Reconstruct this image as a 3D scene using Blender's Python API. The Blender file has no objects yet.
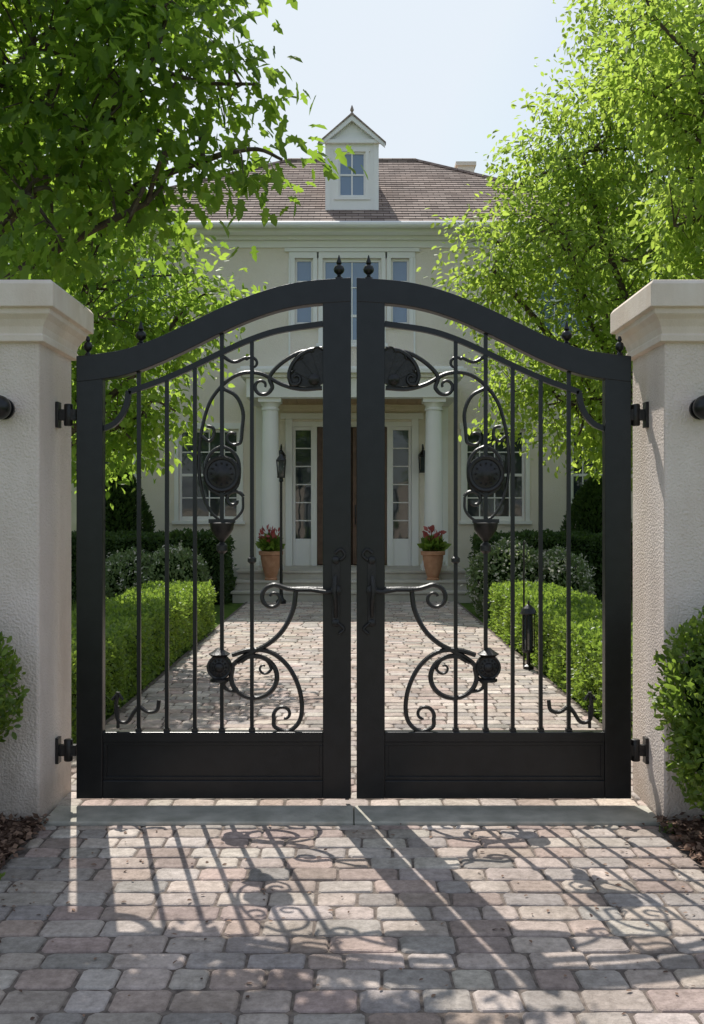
import bpy, math, random
import numpy as np
from mathutils import Vector
random.seed(7)
R = np.random.default_rng(11)
S = bpy.context.scene
S.view_settings.view_transform='Standard'; S.view_settings.look='None'
S.view_settings.exposure=0; S.view_settings.gamma=1

# ------------------------------------------------------------------ helpers
def link(o, parent=None):
    S.collection.objects.link(o)
    if parent: o.parent = parent
    return o
def empty(name, loc=(0,0,0)):
    e = bpy.data.objects.new(name, None); e.empty_display_size=.2
    return link(e)

class MB:
    def __init__(s): s.v=[]; s.f=[]; s.m=[]; s.c=[]
    def add(s, vs, fs, mat=0, col=None):
        o=len(s.v); s.v.extend([tuple(map(float,p)) for p in vs])
        for f in fs: s.f.append(tuple(i+o for i in f)); s.m.append(mat)
        if col is not None: s.c.extend([col]*len(vs))
    def box(s,x0,x1,y0,y1,z0,z1,mat=0):
        x0,x1=min(x0,x1),max(x0,x1); y0,y1=min(y0,y1),max(y0,y1); z0,z1=min(z0,z1),max(z0,z1)
        s.add([(x0,y0,z0),(x1,y0,z0),(x1,y1,z0),(x0,y1,z0),(x0,y0,z1),(x1,y0,z1),(x1,y1,z1),(x0,y1,z1)],
              [(3,2,1,0),(4,5,6,7),(0,1,5,4),(1,2,6,5),(2,3,7,6),(3,0,4,7)],mat)
    def tube(s, pts, r, sides=8, mat=0, cap=True, ref=None):
        pts=[np.array(p,float) for p in pts]; n=len(pts)
        rs = r if hasattr(r,'__len__') else [r]*n
        t0=pts[1]-pts[0]; t0/=np.linalg.norm(t0)+1e-9
        up=np.array(ref if ref is not None else (0,1,0),float)
        if abs(np.dot(up,t0))>.95: up=np.array((1,0,0.))
        vs=[]
        for i in range(n):
            t=pts[min(i+1,n-1)]-pts[max(i-1,0)]; t/=np.linalg.norm(t)+1e-9
            up=up-np.dot(up,t)*t; up/=np.linalg.norm(up)+1e-9
            sd=np.cross(t,up)
            for k in range(sides):
                a=2*math.pi*(k+.5)/sides
                vs.append(pts[i]+rs[i]*(math.cos(a)*up+math.sin(a)*sd))
        fs=[]
        for i in range(n-1):
            for k in range(sides):
                k2=(k+1)%sides
                fs.append((i*sides+k,i*sides+k2,(i+1)*sides+k2,(i+1)*sides+k))
        if cap:
            fs.append(tuple(range(sides))[::-1]); fs.append(tuple((n-1)*sides+k for k in range(sides)))
        s.add(vs,fs,mat)
    def lathe(s, prof, c, seg=16, axis='Z', mat=0):
        vs=[];n=len(prof)
        for (r,h) in prof:
            for k in range(seg):
                a=2*math.pi*k/seg
                if axis=='Z': vs.append((c[0]+r*math.cos(a),c[1]+r*math.sin(a),c[2]+h))
                else: vs.append((c[0]+r*math.cos(a),c[1]-h,c[2]+r*math.sin(a)))
        fs=[]
        for i in range(n-1):
            for k in range(seg):
                k2=(k+1)%seg
                fs.append((i*seg+k,i*seg+k2,(i+1)*seg+k2,(i+1)*seg+k))
        fs.append(tuple(range(seg))[::-1]); fs.append(tuple((n-1)*seg+k for k in range(seg)))
        s.add(vs,fs,mat)
    def strip(s, top, bot, y0, y1, mat=0):
        n=len(top); vs=[]
        for (a,b) in zip(top,bot):
            vs += [(a[0],y0,a[1]),(b[0],y0,b[1]),(b[0],y1,b[1]),(a[0],y1,a[1])]
        fs=[]
        for i in range(n-1):
            o=i*4; q=o+4
            for k in range(4):
                k2=(k+1)%4
                fs.append((o+k,o+k2,q+k2,q+k))
        fs.append((0,3,2,1)); fs.append(tuple((n-1)*4+k for k in range(4)))
        s.add(vs,fs,mat)
    def rings(s, rings, mat=0):
        vs=[];n=len(rings)
        for (x0,x1,y0,y1,z) in rings: vs+=[(x0,y0,z),(x1,y0,z),(x1,y1,z),(x0,y1,z)]
        fs=[(3,2,1,0)]
        for i in range(n-1):
            for k in range(4):
                k2=(k+1)%4
                fs.append((i*4+k,i*4+k2,(i+1)*4+k2,(i+1)*4+k))
        fs.append(tuple((n-1)*4+k for k in range(4)))
        s.add(vs,fs,mat)
    def obj(s,name,mats,parent=None,bevel=0,smooth=False,fixn=True):
        me=bpy.data.meshes.new(name); me.from_pydata(s.v,[],s.f)
        if not isinstance(mats,(list,tuple)): mats=[mats]
        for m in mats: me.materials.append(m)
        me.polygons.foreach_set('material_index',s.m)
        if s.c:
            at=me.attributes.new('col','FLOAT_COLOR','POINT')
            at.data.foreach_set('color',np.array(s.c,np.float32).ravel())
        me.update()
        if fixn:
            import bmesh
            bm=bmesh.new(); bm.from_mesh(me); bmesh.ops.recalc_face_normals(bm,faces=bm.faces); bm.to_mesh(me); bm.free()
        o=bpy.data.objects.new(name,me); link(o,parent)
        if smooth:
            me.shade_smooth()
            try: me.set_sharp_from_angle(angle=math.radians(40))
            except Exception: pass
        if bevel:
            b=o.modifiers.new('bevel','BEVEL'); b.width=bevel; b.segments=2; b.limit_method='ANGLE'; b.angle_limit=math.radians(40)
        return o

def catmull(P, n=8):
    P=[np.array(p,float) for p in P]; Q=[2*P[0]-P[1]]+P+[2*P[-1]-P[-2]]; out=[]
    for i in range(1,len(Q)-2):
        for k in range(n):
            t=k/n
            out.append(.5*((2*Q[i])+(-Q[i-1]+Q[i+1])*t+(2*Q[i-1]-5*Q[i]+4*Q[i+1]-Q[i+2])*t*t+(-Q[i-1]+3*Q[i]-3*Q[i+1]+Q[i+2])*t**3))
    out.append(P[-1]); return out
def spiral(cx,cy,r0,r1,a0,sweep,n=26):
    out=[]
    for i in range(n+1):
        t=i/n; r=r0+(r1-r0)*t; a=math.radians(a0+sweep*t)
        out.append((cx+r*math.cos(a),cy+r*math.sin(a)))
    return out

# ------------------------------------------------------------------ materials
def nodes(name):
    m=bpy.data.materials.new(name); m.use_nodes=True
    nt=m.node_tree; b=nt.nodes['Principled BSDF']; return m,nt,b
def N(nt,t,**k):
    n=nt.nodes.new(t)
    for a,v in k.items(): setattr(n,a,v)
    return n
def mat(name,c1,c2=None,rough=.6,nscale=3,bump=0,bscale=60,metal=0,detail=6,spec=.5,bdist=.01):
    m,nt,b=nodes(name); L=nt.links
    tc=N(nt,'ShaderNodeTexCoord')
    b.inputs['Roughness'].default_value=rough; b.inputs['Metallic'].default_value=metal
    b.inputs['Specular IOR Level'].default_value=spec
    if c2 is None: b.inputs['Base Color'].default_value=(*c1,1)
    else:
        no=N(nt,'ShaderNodeTexNoise'); no.inputs['Scale'].default_value=nscale; no.inputs['Detail'].default_value=detail
        L.new(tc.outputs['Object'],no.inputs['Vector'])
        r=N(nt,'ShaderNodeValToRGB'); r.color_ramp.elements[0].position=.32; r.color_ramp.elements[1].position=.68
        r.color_ramp.elements[0].color=(*c1,1); r.color_ramp.elements[1].color=(*c2,1)
        L.new(no.outputs['Fac'],r.inputs['Fac']); L.new(r.outputs['Color'],b.inputs['Base Color'])
    if bump:
        n2_=N(nt,'ShaderNodeTexNoise'); n2_.inputs['Scale'].default_value=bscale; n2_.inputs['Detail'].default_value=5
        L.new(tc.outputs['Object'],n2_.inputs['Vector'])
        bu=N(nt,'ShaderNodeBump'); bu.inputs['Strength'].default_value=bump; bu.inputs['Distance'].default_value=bdist
        L.new(n2_.outputs['Fac'],bu.inputs['Height']); L.new(bu.outputs['Normal'],b.inputs['Normal'])
    return m
def leafmat(name,dark,light,trans,tf=.45,rough=.5,spec=.35):
    m,nt,b=nodes(name); L=nt.links
    at=N(nt,'ShaderNodeAttribute',attribute_name='rnd')
    r=N(nt,'ShaderNodeValToRGB'); r.color_ramp.elements[0].color=(*dark,1); r.color_ramp.elements[1].color=(*light,1)
    L.new(at.outputs['Fac'],r.inputs['Fac']); L.new(r.outputs['Color'],b.inputs['Base Color'])
    b.inputs['Roughness'].default_value=rough; b.inputs['Specular IOR Level'].default_value=spec
    if tf<=0: return m
    r2=N(nt,'ShaderNodeValToRGB'); r2.color_ramp.elements[0].color=(trans[0]*.6,trans[1]*.7,trans[2]*.7,1); r2.color_ramp.elements[1].color=(*trans,1)
    L.new(at.outputs['Fac'],r2.inputs['Fac'])
    tr=N(nt,'ShaderNodeBsdfTranslucent'); L.new(r2.outputs['Color'],tr.inputs['Color'])
    mx=N(nt,'ShaderNodeMixShader'); mx.inputs['Fac'].default_value=tf
    L.new(b.outputs[0],mx.inputs[1]); L.new(tr.outputs[0],mx.inputs[2])
    L.new(mx.outputs[0],nt.nodes['Material Output'].inputs['Surface'])
    return m
def stain(m,scale,lo,hi=1.0,p0=.35,p1=.62):
    nt=m.node_tree; L=nt.links; b=nt.nodes['Principled BSDF']; src=b.inputs['Base Color'].links[0].from_socket
    g=N(nt,'ShaderNodeTexCoord'); mp=N(nt,'ShaderNodeMapping'); mp.inputs['Scale'].default_value=(scale,scale,scale*.35)
    no=N(nt,'ShaderNodeTexNoise'); no.inputs['Scale'].default_value=1; no.inputs['Detail'].default_value=8; no.inputs['Roughness'].default_value=.65
    L.new(g.outputs['Object'],mp.inputs[0]); L.new(mp.outputs[0],no.inputs['Vector'])
    r=N(nt,'ShaderNodeValToRGB'); r.color_ramp.elements[0].position=p0; r.color_ramp.elements[1].position=p1
    r.color_ramp.elements[0].color=(lo,lo*.985,lo*.96,1); r.color_ramp.elements[1].color=(hi,hi,hi,1); L.new(no.outputs['Fac'],r.inputs[0])
    mx=N(nt,'ShaderNodeMix',data_type='RGBA',blend_type='MULTIPLY'); mx.inputs[0].default_value=1
    L.new(src,mx.inputs[6]); L.new(r.outputs[0],mx.inputs[7]); L.new(mx.outputs[2],b.inputs['Base Color'])

def stucco(name,c1,c2):
    return mat(name,c1,c2,rough=.9,nscale=1.3,spec=.2,bump=.7,bscale=85,bdist=.016)
M_pillar=stucco('pillar_stucco',(.82,.70,.62),(.89,.785,.71)); stain(M_pillar,3.5,.88)
def add_grime(m):
    nt=m.node_tree; L=nt.links; b=nt.nodes['Principled BSDF']
    src=b.inputs['Base Color'].links[0].from_socket
    g=N(nt,'ShaderNodeTexCoord'); sx=N(nt,'ShaderNodeSeparateXYZ'); L.new(g.outputs['Object'],sx.inputs[0])
    no=N(nt,'ShaderNodeTexNoise'); no.inputs['Scale'].default_value=9; no.inputs['Detail'].default_value=7
    L.new(g.outputs['Object'],no.inputs['Vector'])
    mu=N(nt,'ShaderNodeMath',operation='MULTIPLY_ADD'); L.new(no.outputs['Fac'],mu.inputs[0]); mu.inputs[1].default_value=-.45
    L.new(sx.outputs['Z'],mu.inputs[2])
    mr=N(nt,'ShaderNodeMapRange'); mr.inputs[1].default_value=-.25; mr.inputs[2].default_value=.12; mr.inputs[3].default_value=.6; mr.inputs[4].default_value=0
    L.new(mu.outputs[0],mr.inputs[0])
    mx=N(nt,'ShaderNodeMix',data_type='RGBA'); L.new(mr.outputs[0],mx.inputs[0]); L.new(src,mx.inputs[6]); mx.inputs[7].default_value=(.28,.22,.17,1)
    L.new(mx.outputs[2],b.inputs['Base Color'])
add_grime(M_pillar)
M_cap=mat('cast_stone',(.80,.67,.57),(.88,.77,.68),rough=.85,nscale=4,bump=.3,bscale=110,bdist=.007,spec=.2); stain(M_cap,5,.88)
M_wall=stucco('house_stucco',(.83,.73,.62),(.89,.80,.70))
M_white=mat('white_paint',(.86,.83,.80),(.89,.865,.84),rough=.5,nscale=2)
M_iron=mat('black_iron',(.005,.005,.0055),(.010,.010,.011),rough=.33,nscale=14,bump=.15,bscale=160,bdist=.003,spec=.48)
M_ironr=mat('forged_iron',(.007,.0065,.0065),(.022,.019,.018),rough=.42,nscale=30,bump=.5,bscale=90,bdist=.004,spec=.5)
M_concrete=mat('concrete',(.35,.335,.28),(.55,.515,.44),rough=.9,nscale=7,bump=.4,bscale=70,spec=.2)
M_step=mat('limestone_step',(.48,.44,.38),(.60,.55,.48),rough=.85,nscale=3,bump=.2,bscale=40,spec=.2)
M_bark=mat('bark',(.06,.045,.035),(.15,.12,.09),rough=.95,nscale=12,bump=.8,bscale=30,bdist=.03,spec=.1)
M_wood=mat('dark_wood',(.10,.05,.03),(.17,.09,.055),rough=.45,nscale=8,bump=.1,bscale=40)
M_ceil=mat('porch_ceiling_wood',(.5,.32,.19),(.6,.42,.27),rough=.6,nscale=6)
M_terra=mat('terracotta',(.48,.22,.12),(.62,.33,.2),rough=.85,nscale=9,bump=.2,bscale=60)
M_soil=mat('soil',(.03,.02,.015),(.06,.04,.03),rough=1,nscale=30,bump=.8,bscale=60)
M_mulch=mat('mulch',(.08,.045,.035),(.21,.125,.09),rough=1,nscale=45,bump=1,bscale=70,bdist=.03,spec=.1)
M_sand=mat('joint_sand',(.11,.09,.08),(.24,.20,.17),rough=1,nscale=30,bump=.6,bscale=150,spec=.1)
M_grass=mat('grass',(.07,.12,.025),(.13,.2,.04),rough=1,nscale=7,bump=1,bscale=80,bdist=.04,spec=.1)
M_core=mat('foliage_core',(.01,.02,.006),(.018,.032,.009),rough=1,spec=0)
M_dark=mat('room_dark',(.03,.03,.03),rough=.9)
def glass(name,c,ior=1.6):
    m,nt,b=nodes(name); b.inputs['Base Color'].default_value=(*c,1); b.inputs['Roughness'].default_value=.04
    b.inputs['IOR'].default_value=ior
    tc=N(nt,'ShaderNodeTexCoord'); no=N(nt,'ShaderNodeTexNoise'); no.inputs['Scale'].default_value=1.5
    nt.links.new(tc.outputs['Object'],no.inputs['Vector'])
    bu=N(nt,'ShaderNodeBump'); bu.inputs['Strength'].default_value=.15; bu.inputs['Distance'].default_value=.05
    nt.links.new(no.outputs['Fac'],bu.inputs['Height']); nt.links.new(bu.outputs[0],b.inputs['Normal'])
    return m
M_glass=glass('window_glass',(.13,.20,.30),2.0)  # blue base colour stands in for sky reflected in the panes
M_glassd=glass('window_glass_dark',(.03,.04,.045),1.7)
def shingle(name,axis):
    m,nt,b=nodes(name); L=nt.links
    tc=N(nt,'ShaderNodeTexCoord'); sx=N(nt,'ShaderNodeSeparateXYZ'); L.new(tc.outputs['Object'],sx.inputs[0])
    cb=N(nt,'ShaderNodeCombineXYZ'); L.new(sx.outputs[axis],cb.inputs[0]); L.new(sx.outputs['Z'],cb.inputs[1])
    br=N(nt,'ShaderNodeTexBrick'); br.inputs['Scale'].default_value=1
    br.inputs['Brick Width'].default_value=.26; br.inputs['Row Height'].default_value=3.29/30
    br.inputs['Mortar Size'].default_value=.006; br.inputs['Color1'].default_value=(.26,.20,.175,1); br.inputs['Color2'].default_value=(.43,.345,.30,1)
    br.inputs['Mortar'].default_value=(.08,.06,.05,1); L.new(cb.outputs[0],br.inputs['Vector'])
    no=N(nt,'ShaderNodeTexNoise'); no.inputs['Scale'].default_value=1.1; no.inputs['Detail'].default_value=6; L.new(tc.outputs['Object'],no.inputs['Vector'])
    mx=N(nt,'ShaderNodeMix',data_type='RGBA',blend_type='MULTIPLY'); mx.inputs[0].default_value=.7
    r=N(nt,'ShaderNodeValToRGB'); r.color_ramp.elements[0].position=.3; r.color_ramp.elements[1].position=.7
    r.color_ramp.elements[0].color=(.6,.6,.6,1); r.color_ramp.elements[1].color=(1.1,1.05,1,1)
    L.new(no.outputs['Fac'],r.inputs[0]); L.new(br.outputs['Color'],mx.inputs[6]); L.new(r.outputs[0],mx.inputs[7]); L.new(mx.outputs[2],b.inputs['Base Color'])
    b.inputs['Roughness'].default_value=.9; b.inputs['Specular IOR Level'].default_value=.15
    return m
M_roofx=shingle('roof_shingle','X'); M_roofy=shingle('roof_shingle_side','Y')
def pavermat():
    m,nt,b=nodes('tumbled_paver'); L=nt.links
    at=N(nt,'ShaderNodeAttribute',attribute_name='col'); tc=N(nt,'ShaderNodeTexCoord')
    no=N(nt,'ShaderNodeTexNoise'); no.inputs['Scale'].default_value=24; no.inputs['Detail'].default_value=9; no.inputs['Roughness'].default_value=.75
    L.new(tc.outputs['Object'],no.inputs['Vector'])
    r=N(nt,'ShaderNodeValToRGB'); r.color_ramp.elements[0].position=.32; r.color_ramp.elements[1].position=.68
    r.color_ramp.elements[0].color=(.60,.585,.57,1); r.color_ramp.elements[1].color=(1.2,1.19,1.18,1); L.new(no.outputs['Fac'],r.inputs[0])
    mx=N(nt,'ShaderNodeMix',data_type='RGBA',blend_type='MULTIPLY'); mx.inputs[0].default_value=1
    L.new(at.outputs['Color'],mx.inputs[6]); L.new(r.outputs[0],mx.inputs[7])
    n2=N(nt,'ShaderNodeTexNoise'); n2.inputs['Scale'].default_value=2.3; n2.inputs['Detail'].default_value=7; n2.inputs['Roughness'].default_value=.6; L.new(tc.outputs['Object'],n2.inputs['Vector'])
    r2=N(nt,'ShaderNodeValToRGB'); r2.color_ramp.elements[0].position=.35; r2.color_ramp.elements[1].position=.6
    r2.color_ramp.elements[0].color=(.74,.73,.71,1); r2.color_ramp.elements[1].color=(1.04,1.03,1.02,1); L.new(n2.outputs['Fac'],r2.inputs[0])
    m2=N(nt,'ShaderNodeMix',data_type='RGBA',blend_type='MULTIPLY'); m2.inputs[0].default_value=1
    L.new(mx.outputs[2],m2.inputs[6]); L.new(r2.outputs[0],m2.inputs[7]); L.new(m2.outputs[2],b.inputs['Base Color'])
    n3=N(nt,'ShaderNodeTexNoise'); n3.inputs['Scale'].default_value=60; n3.inputs['Detail'].default_value=7; n3.inputs['Roughness'].default_value=.7; L.new(tc.outputs['Object'],n3.inputs['Vector'])
    bu=N(nt,'ShaderNodeBump'); bu.inputs['Strength'].default_value=.8; bu.inputs['Distance'].default_value=.009
    L.new(n3.outputs['Fac'],bu.inputs['Height']); L.new(bu.outputs[0],b.inputs['Normal'])
    b.inputs['Roughness'].default_value=.8; b.inputs['Specular IOR Level'].default_value=.3
    return m
M_paver=pavermat()
ML_near=leafmat('leaf_near',(.04,.085,.014),(.11,.18,.03),(.48,.68,.07),.54)
ML_mid=leafmat('leaf_mid',(.08,.14,.022),(.17,.25,.045),(.60,.80,.11),.55)
ML_right=leafmat('leaf_light',(.09,.15,.025),(.19,.26,.05),(.68,.84,.13),.56)
ML_hedge=leafmat('leaf_box',(.045,.09,.016),(.18,.26,.05),(.5,.68,.09),.42,rough=.4)
ML_hedged=leafmat('leaf_box_dark',(.025,.055,.018),(.07,.115,.03),(.2,.32,.06),.3,rough=.5)
ML_shrub=leafmat('leaf_shrub',(.09,.14,.05),(.22,.28,.13),(.4,.5,.18),.35,rough=.35)
ML_flower=leafmat('petal_white',(.55,.5,.42),(.76,.72,.64),(.65,.62,.54),.35)
ML_red=leafmat('petal_red',(.35,.05,.06),(.55,.16,.15),(.6,.15,.12),.3)
ML_chip=leafmat('mulch_chip',(.07,.04,.03),(.28,.175,.12),(.0,.0,.0),.0,rough=.9)

# ------------------------------------------------------------------ leaves
T_SIMPLE=(np.array([(0,0,0),(.5,.30,.06),(1,0,-.06),(.5,-.30,.06)]),[(0,2,1),(0,3,2)])
T_OVAL=(np.array([(0,0,0),(.3,.24,.05),(.7,.22,.03),(1,0,-.1),(.7,-.22,.03),(.3,-.24,.05)]),[(0,3,2,1),(0,5,4,3)])
_o=[(0,0,0),(.10,.20,.03),(.30,.17,0),(.46,.40,-.02),(.54,.18,0),(.78,.20,-.04),(1.12,0,-.2),(.78,-.20,-.04),(.54,-.18,0),(.46,-.40,-.02),(.30,-.17,0),(.10,-.20,.03)]
T_MAPLE=(np.array(_o+[(.4,0,-.05)]),[(12,(i+1)%12,i) for i in range(12)])
_e=[(0,0,0),(.25,.27,.04),(.6,.27,.02),(1.05,0,-.12),(.6,-.27,.02),(.25,-.27,.04)]
T_ELM=(np.array(_e),[(0,3,2,1),(0,5,4,3)])
def nrm(a): return a/(np.linalg.norm(a,axis=1,keepdims=True)+1e-9)
def leaves(name,P,A,Nn,size,tmpl,material,parent=None,rnd=None):
    V,F=tmpl; n=len(P)
    A=nrm(A); Nn=nrm(Nn-(Nn*A).sum(1,keepdims=True)*A); B=np.cross(Nn,A)
    sz=size if isinstance(size,np.ndarray) else size*R.uniform(.6,1.25,n)
    W=(P[:,None,:]+sz[:,None,None]*(V[None,:,0:1]*A[:,None,:]+V[None,:,1:2]*B[:,None,:]+V[None,:,2:3]*Nn[:,None,:])).reshape(-1,3)
    nv=len(V); lt=np.array([len(f) for f in F]); fl=np.concatenate([np.array(f) for f in F])
    loops=(fl[None,:]+nv*np.arange(n)[:,None]).ravel()
    tot=np.tile(lt,n); start=np.concatenate([[0],np.cumsum(tot)[:-1]])
    me=bpy.data.meshes.new(name); me.vertices.add(n*nv); me.vertices.foreach_set('co',W.astype(np.float32).ravel())
    me.loops.add(len(loops)); me.loops.foreach_set('vertex_index',loops.astype(np.int32))
    me.polygons.add(len(tot)); me.polygons.foreach_set('loop_start',start.astype(np.int32))
    me.update(calc_edges=True)
    if rnd is None: rnd=R.uniform(0,1,n)
    at=me.attributes.new('rnd','FLOAT','POINT'); at.data.foreach_set('value',np.repeat(rnd,nv).astype(np.float32))
    me.materials.append(material)
    o=bpy.data.objects.new(name,me); link(o,parent); return o
def rv(n,s=1.): return R.normal(0,s,(n,3))

def tree(name,base,fork,tr,blobs,ncl,lper,size,tmpl,material,spread=.26,keep=None,limb_r=.07,twig=.35,droop=.35):
    e=empty(name)
    base=np.array(base,float); fork=np.array(fork,float)
    mb=MB()
    mid=(base+fork)/2+np.array([R.normal(0,.06),R.normal(0,.06),0])
    tp=catmull([base,base*.9+fork*.1,mid,fork],6); n=len(tp)
    mb.tube(tp,[tr*(1.35 if i==0 else 1.0)*(1-.35*i/n) for i in range(n)],12)
    vol=np.array([b[1][0]*b[1][1]*b[1][2] for b in blobs])**.72; vol/=vol.sum()
    allP=[];allA=[];allN=[];allR=[]
    for bi,(c,r) in enumerate(blobs):
        c=np.array(c,float); r=np.array(r,float)
        k=max(7,int(ncl*vol[bi]))
        d=nrm(rv(k)); rad=R.uniform(.12,1,k)**.45
        C=c+d*rad[:,None]*r
        if keep is not None: 
            C=C[np.array([keep(p) for p in C],bool)]
        if len(C)==0: continue
        st=fork+(base-fork)*R.uniform(0,.2)
        limb=catmull([st,(st*.6+c*.4)+np.array([0,0,-.1*np.linalg.norm(c-st)*.3]),(st*.25+c*.75)+rv(1,.08)[0],c],6)
        m=len(limb); mb.tube(limb,[limb_r*(1-.7*i/m)+.006 for i in range(m)],7)
        limb=np.array(limb)
        ns=max(3,len(C)//9); sec=C[R.choice(len(C),min(ns,len(C)),replace=False)]
        nodes_=[limb[m//2:]]
        for sp in sec:
            j=np.argmin(np.linalg.norm(limb[m//3:]-sp,axis=1))+m//3
            a=limb[j]; q=catmull([a,(a+sp)/2+rv(1,.06)[0]+np.array([0,0,.07]),sp],4)
            mb.tube(q,[limb_r*.38*(1-.65*i/len(q))+.004 for i in range(len(q))],5)
            nodes_.append(np.array(q)[2:])
        ND=np.concatenate(nodes_)
        cb=R.uniform(-.22,.22,len(C))
        for ci,cp in enumerate(C):
            j=np.argmin(np.linalg.norm(ND-cp,axis=1)); a=ND[j]
            if np.linalg.norm(cp-a)>.05:
                mb.tube([a,(a+cp)/2+np.array([0,0,.04]),cp],[.009,.006,.003],4,cap=False)
            td=nrm(((cp-c)/r+rv(1,.5)[0]+np.array([0,0,-droop]))[None])[0]
            t=R.uniform(-.6,1,lper)
            P=cp+td*t[:,None]*twig+np.clip(rv(lper,spread),-1.7*spread,1.7*spread)*np.array([1,1,.62])
            allP.append(P); A=td+rv(lper,.75)+np.array([0,0,-.45]); allA.append(A)
            allN.append(np.array([0,0,1.])+rv(lper,.6)); allR.append(np.clip(R.uniform(0,1,lper)*.75+.12+cb[ci],0,1))
    mb.obj('trunk_and_branches',M_bark,e,smooth=True,fixn=False)
    leaves('foliage',np.concatenate(allP),np.concatenate(allA),np.concatenate(allN),size,tmpl,material,e,rnd=np.concatenate(allR))
    return e

def undul(P,amp,k=3.1):
    return amp*(np.sin(P[:,0]*k+P[:,1]*k*.7)*np.cos(P[:,1]*k*1.3+P[:,2]*k*1.9)+.5*np.sin(P[:,0]*k*2.7-P[:,1]*k*2.1+P[:,2]*4))
def hedge(name,x0,x1,y0,y1,z1,dens,size,material,tmpl=T_SIMPLE,amp=.02,z0=0.):
    e=empty(name)
    faces=[('z',(x1-x0)*(y1-y0)),('x0',(y1-y0)*(z1-z0)),('x1',(y1-y0)*(z1-z0)),('y0',(x1-x0)*(z1-z0)),('y1',(x1-x0)*(z1-z0))]
    PP=[];NN=[]
    for f,a in faces:
        n=int(a*dens); u=R.uniform(0,1,n); v=R.uniform(0,1,n)
        if f=='z': P=np.stack([x0+u*(x1-x0),y0+v*(y1-y0),np.full(n,z1)],1); nn=(0,0,1)
        elif f[0]=='x': P=np.stack([np.full(n,x0 if f=='x0' else x1),y0+u*(y1-y0),z0+v*(z1-z0)],1); nn=(-1 if f=='x0' else 1,0,0)
        else: P=np.stack([x0+u*(x1-x0),np.full(n,y0 if f=='y0' else y1),z0+v*(z1-z0)],1); nn=(0,-1 if f=='y0' else 1,0)
        nn=np.array(nn,float); P=P+nn*(undul(P,amp)+undul(P,amp*.6,9.)+R.normal(0,.02,n))[:,None]
        PP.append(P); NN.append(np.tile(nn,(n,1)))
    P=np.concatenate(PP);Nn=np.concatenate(NN); n=len(P)
    rnd=np.clip(R.uniform(0,1,n)*.7+.15+undul(P,.22,5.),0,1)  # clumped leaf tones paint sun patches into the hedge colour
    leaves('foliage',P,Nn*.55+rv(n,.6)+np.array([0,0,.35]),Nn+rv(n,.6)+np.array([0,0,.3]),size,tmpl,material,e,rnd=rnd)
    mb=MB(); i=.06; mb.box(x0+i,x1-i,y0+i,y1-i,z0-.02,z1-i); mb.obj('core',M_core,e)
    return e
def shrub(name,lobes,dens,size,material,tmpl=T_OVAL,flowers=0,fsize=.03):
    e=empty(name); PP=[];NN=[]; mb=MB()
    for c,r in lobes:
        c=np.array(c,float); r=np.array(r,float); area=4*math.pi*((r[0]*r[1]+r[0]*r[2]+r[1]*r[2])/3); n=int(area*dens)
        d=nrm(rv(n)); P=c+d*r*(1+undul(d*2,.06)+np.clip(R.normal(0,.05,n),-.1,.07)-np.abs(R.normal(0,.07,n)))[:,None]
        ok=P[:,2]>.0; PP.append(P[ok]); NN.append(d[ok])
        mb.lathe([(max(.01,math.sin(a)*r[0]*.8),-math.cos(a)*r[2]*.8) for a in np.linspace(.15,3.0,9)],c,12)
    for c,r in lobes[:1]:
        for k in range(4):
            q=np.array(c)+rv(1,.12)[0]*np.array([1,1,0]); mb.tube([(c[0]+.05*k-.07,c[1],-.02),(q[0],q[1],c[2]*.7)],.012,5)
    P=np.concatenate(PP);D=np.concatenate(NN);n=len(P)
    leaves('foliage',P,D*.5+rv(n,.6)+np.array([0,0,.4]),D+rv(n,.5)+np.array([0,0,.4]),size,tmpl,material,e)
    if flowers:
        idx=R.choice(n,min(flowers,n),replace=False); F=P[idx]+D[idx]*.05
        F=np.repeat(F,5,0)+rv(len(F)*5,fsize*.5)
        leaves('blossoms',F,rv(len(F)),np.repeat(D[idx],5,0)+rv(len(F),.5),fsize,T_OVAL,ML_flower,e)
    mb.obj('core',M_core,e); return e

# ------------------------------------------------------------------ camera, light, sky
cam=bpy.data.cameras.new('camera'); co=bpy.data.objects.new('camera',cam); link(co)
co.location=(0,0,1.6); co.rotation_euler=(math.radians(90),0,0)
cam.sensor_fit='VERTICAL'; cam.sensor_height=36; cam.lens=35.16; cam.clip_end=2000; cam.clip_start=.05
S.camera=co
EL=math.radians(53.3); AZ=math.atan2(-.57,2.07)
sd=Vector((math.sin(AZ)*math.cos(EL),math.cos(AZ)*math.cos(EL),math.sin(EL)))
sl=bpy.data.lights.new('sun','SUN'); sl.energy=5.0; sl.angle=math.radians(.35); sl.color=(1,.96,.89)
so=bpy.data.objects.new('sun',sl); link(so); so.rotation_euler=sd.to_track_quat('Z','Y').to_euler(); so.location=(-5,15,20)
w=bpy.data.worlds.new('World'); S.world=w; w.use_nodes=True; nt=w.node_tree
sk=nt.nodes.new('ShaderNodeTexSky'); sk.sky_type='NISHITA'; sk.sun_disc=False; sk.sun_elevation=EL; sk.sun_rotation=AZ
sk.air_density=1.0; sk.dust_density=2.2; sk.ozone_density=1.0
HZ=(5.35,5.85,6.4,1)
dk=nt.nodes.new('ShaderNodeMix'); dk.data_type='RGBA'; dk.blend_type='DARKEN'; dk.inputs[0].default_value=1
nt.links.new(sk.outputs[0],dk.inputs[6]); dk.inputs[7].default_value=HZ
hz=nt.nodes.new('ShaderNodeMix'); hz.data_type='RGBA'; hz.inputs[0].default_value=.36
nt.links.new(dk.outputs[2],hz.inputs[6]); hz.inputs[7].default_value=HZ
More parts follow.
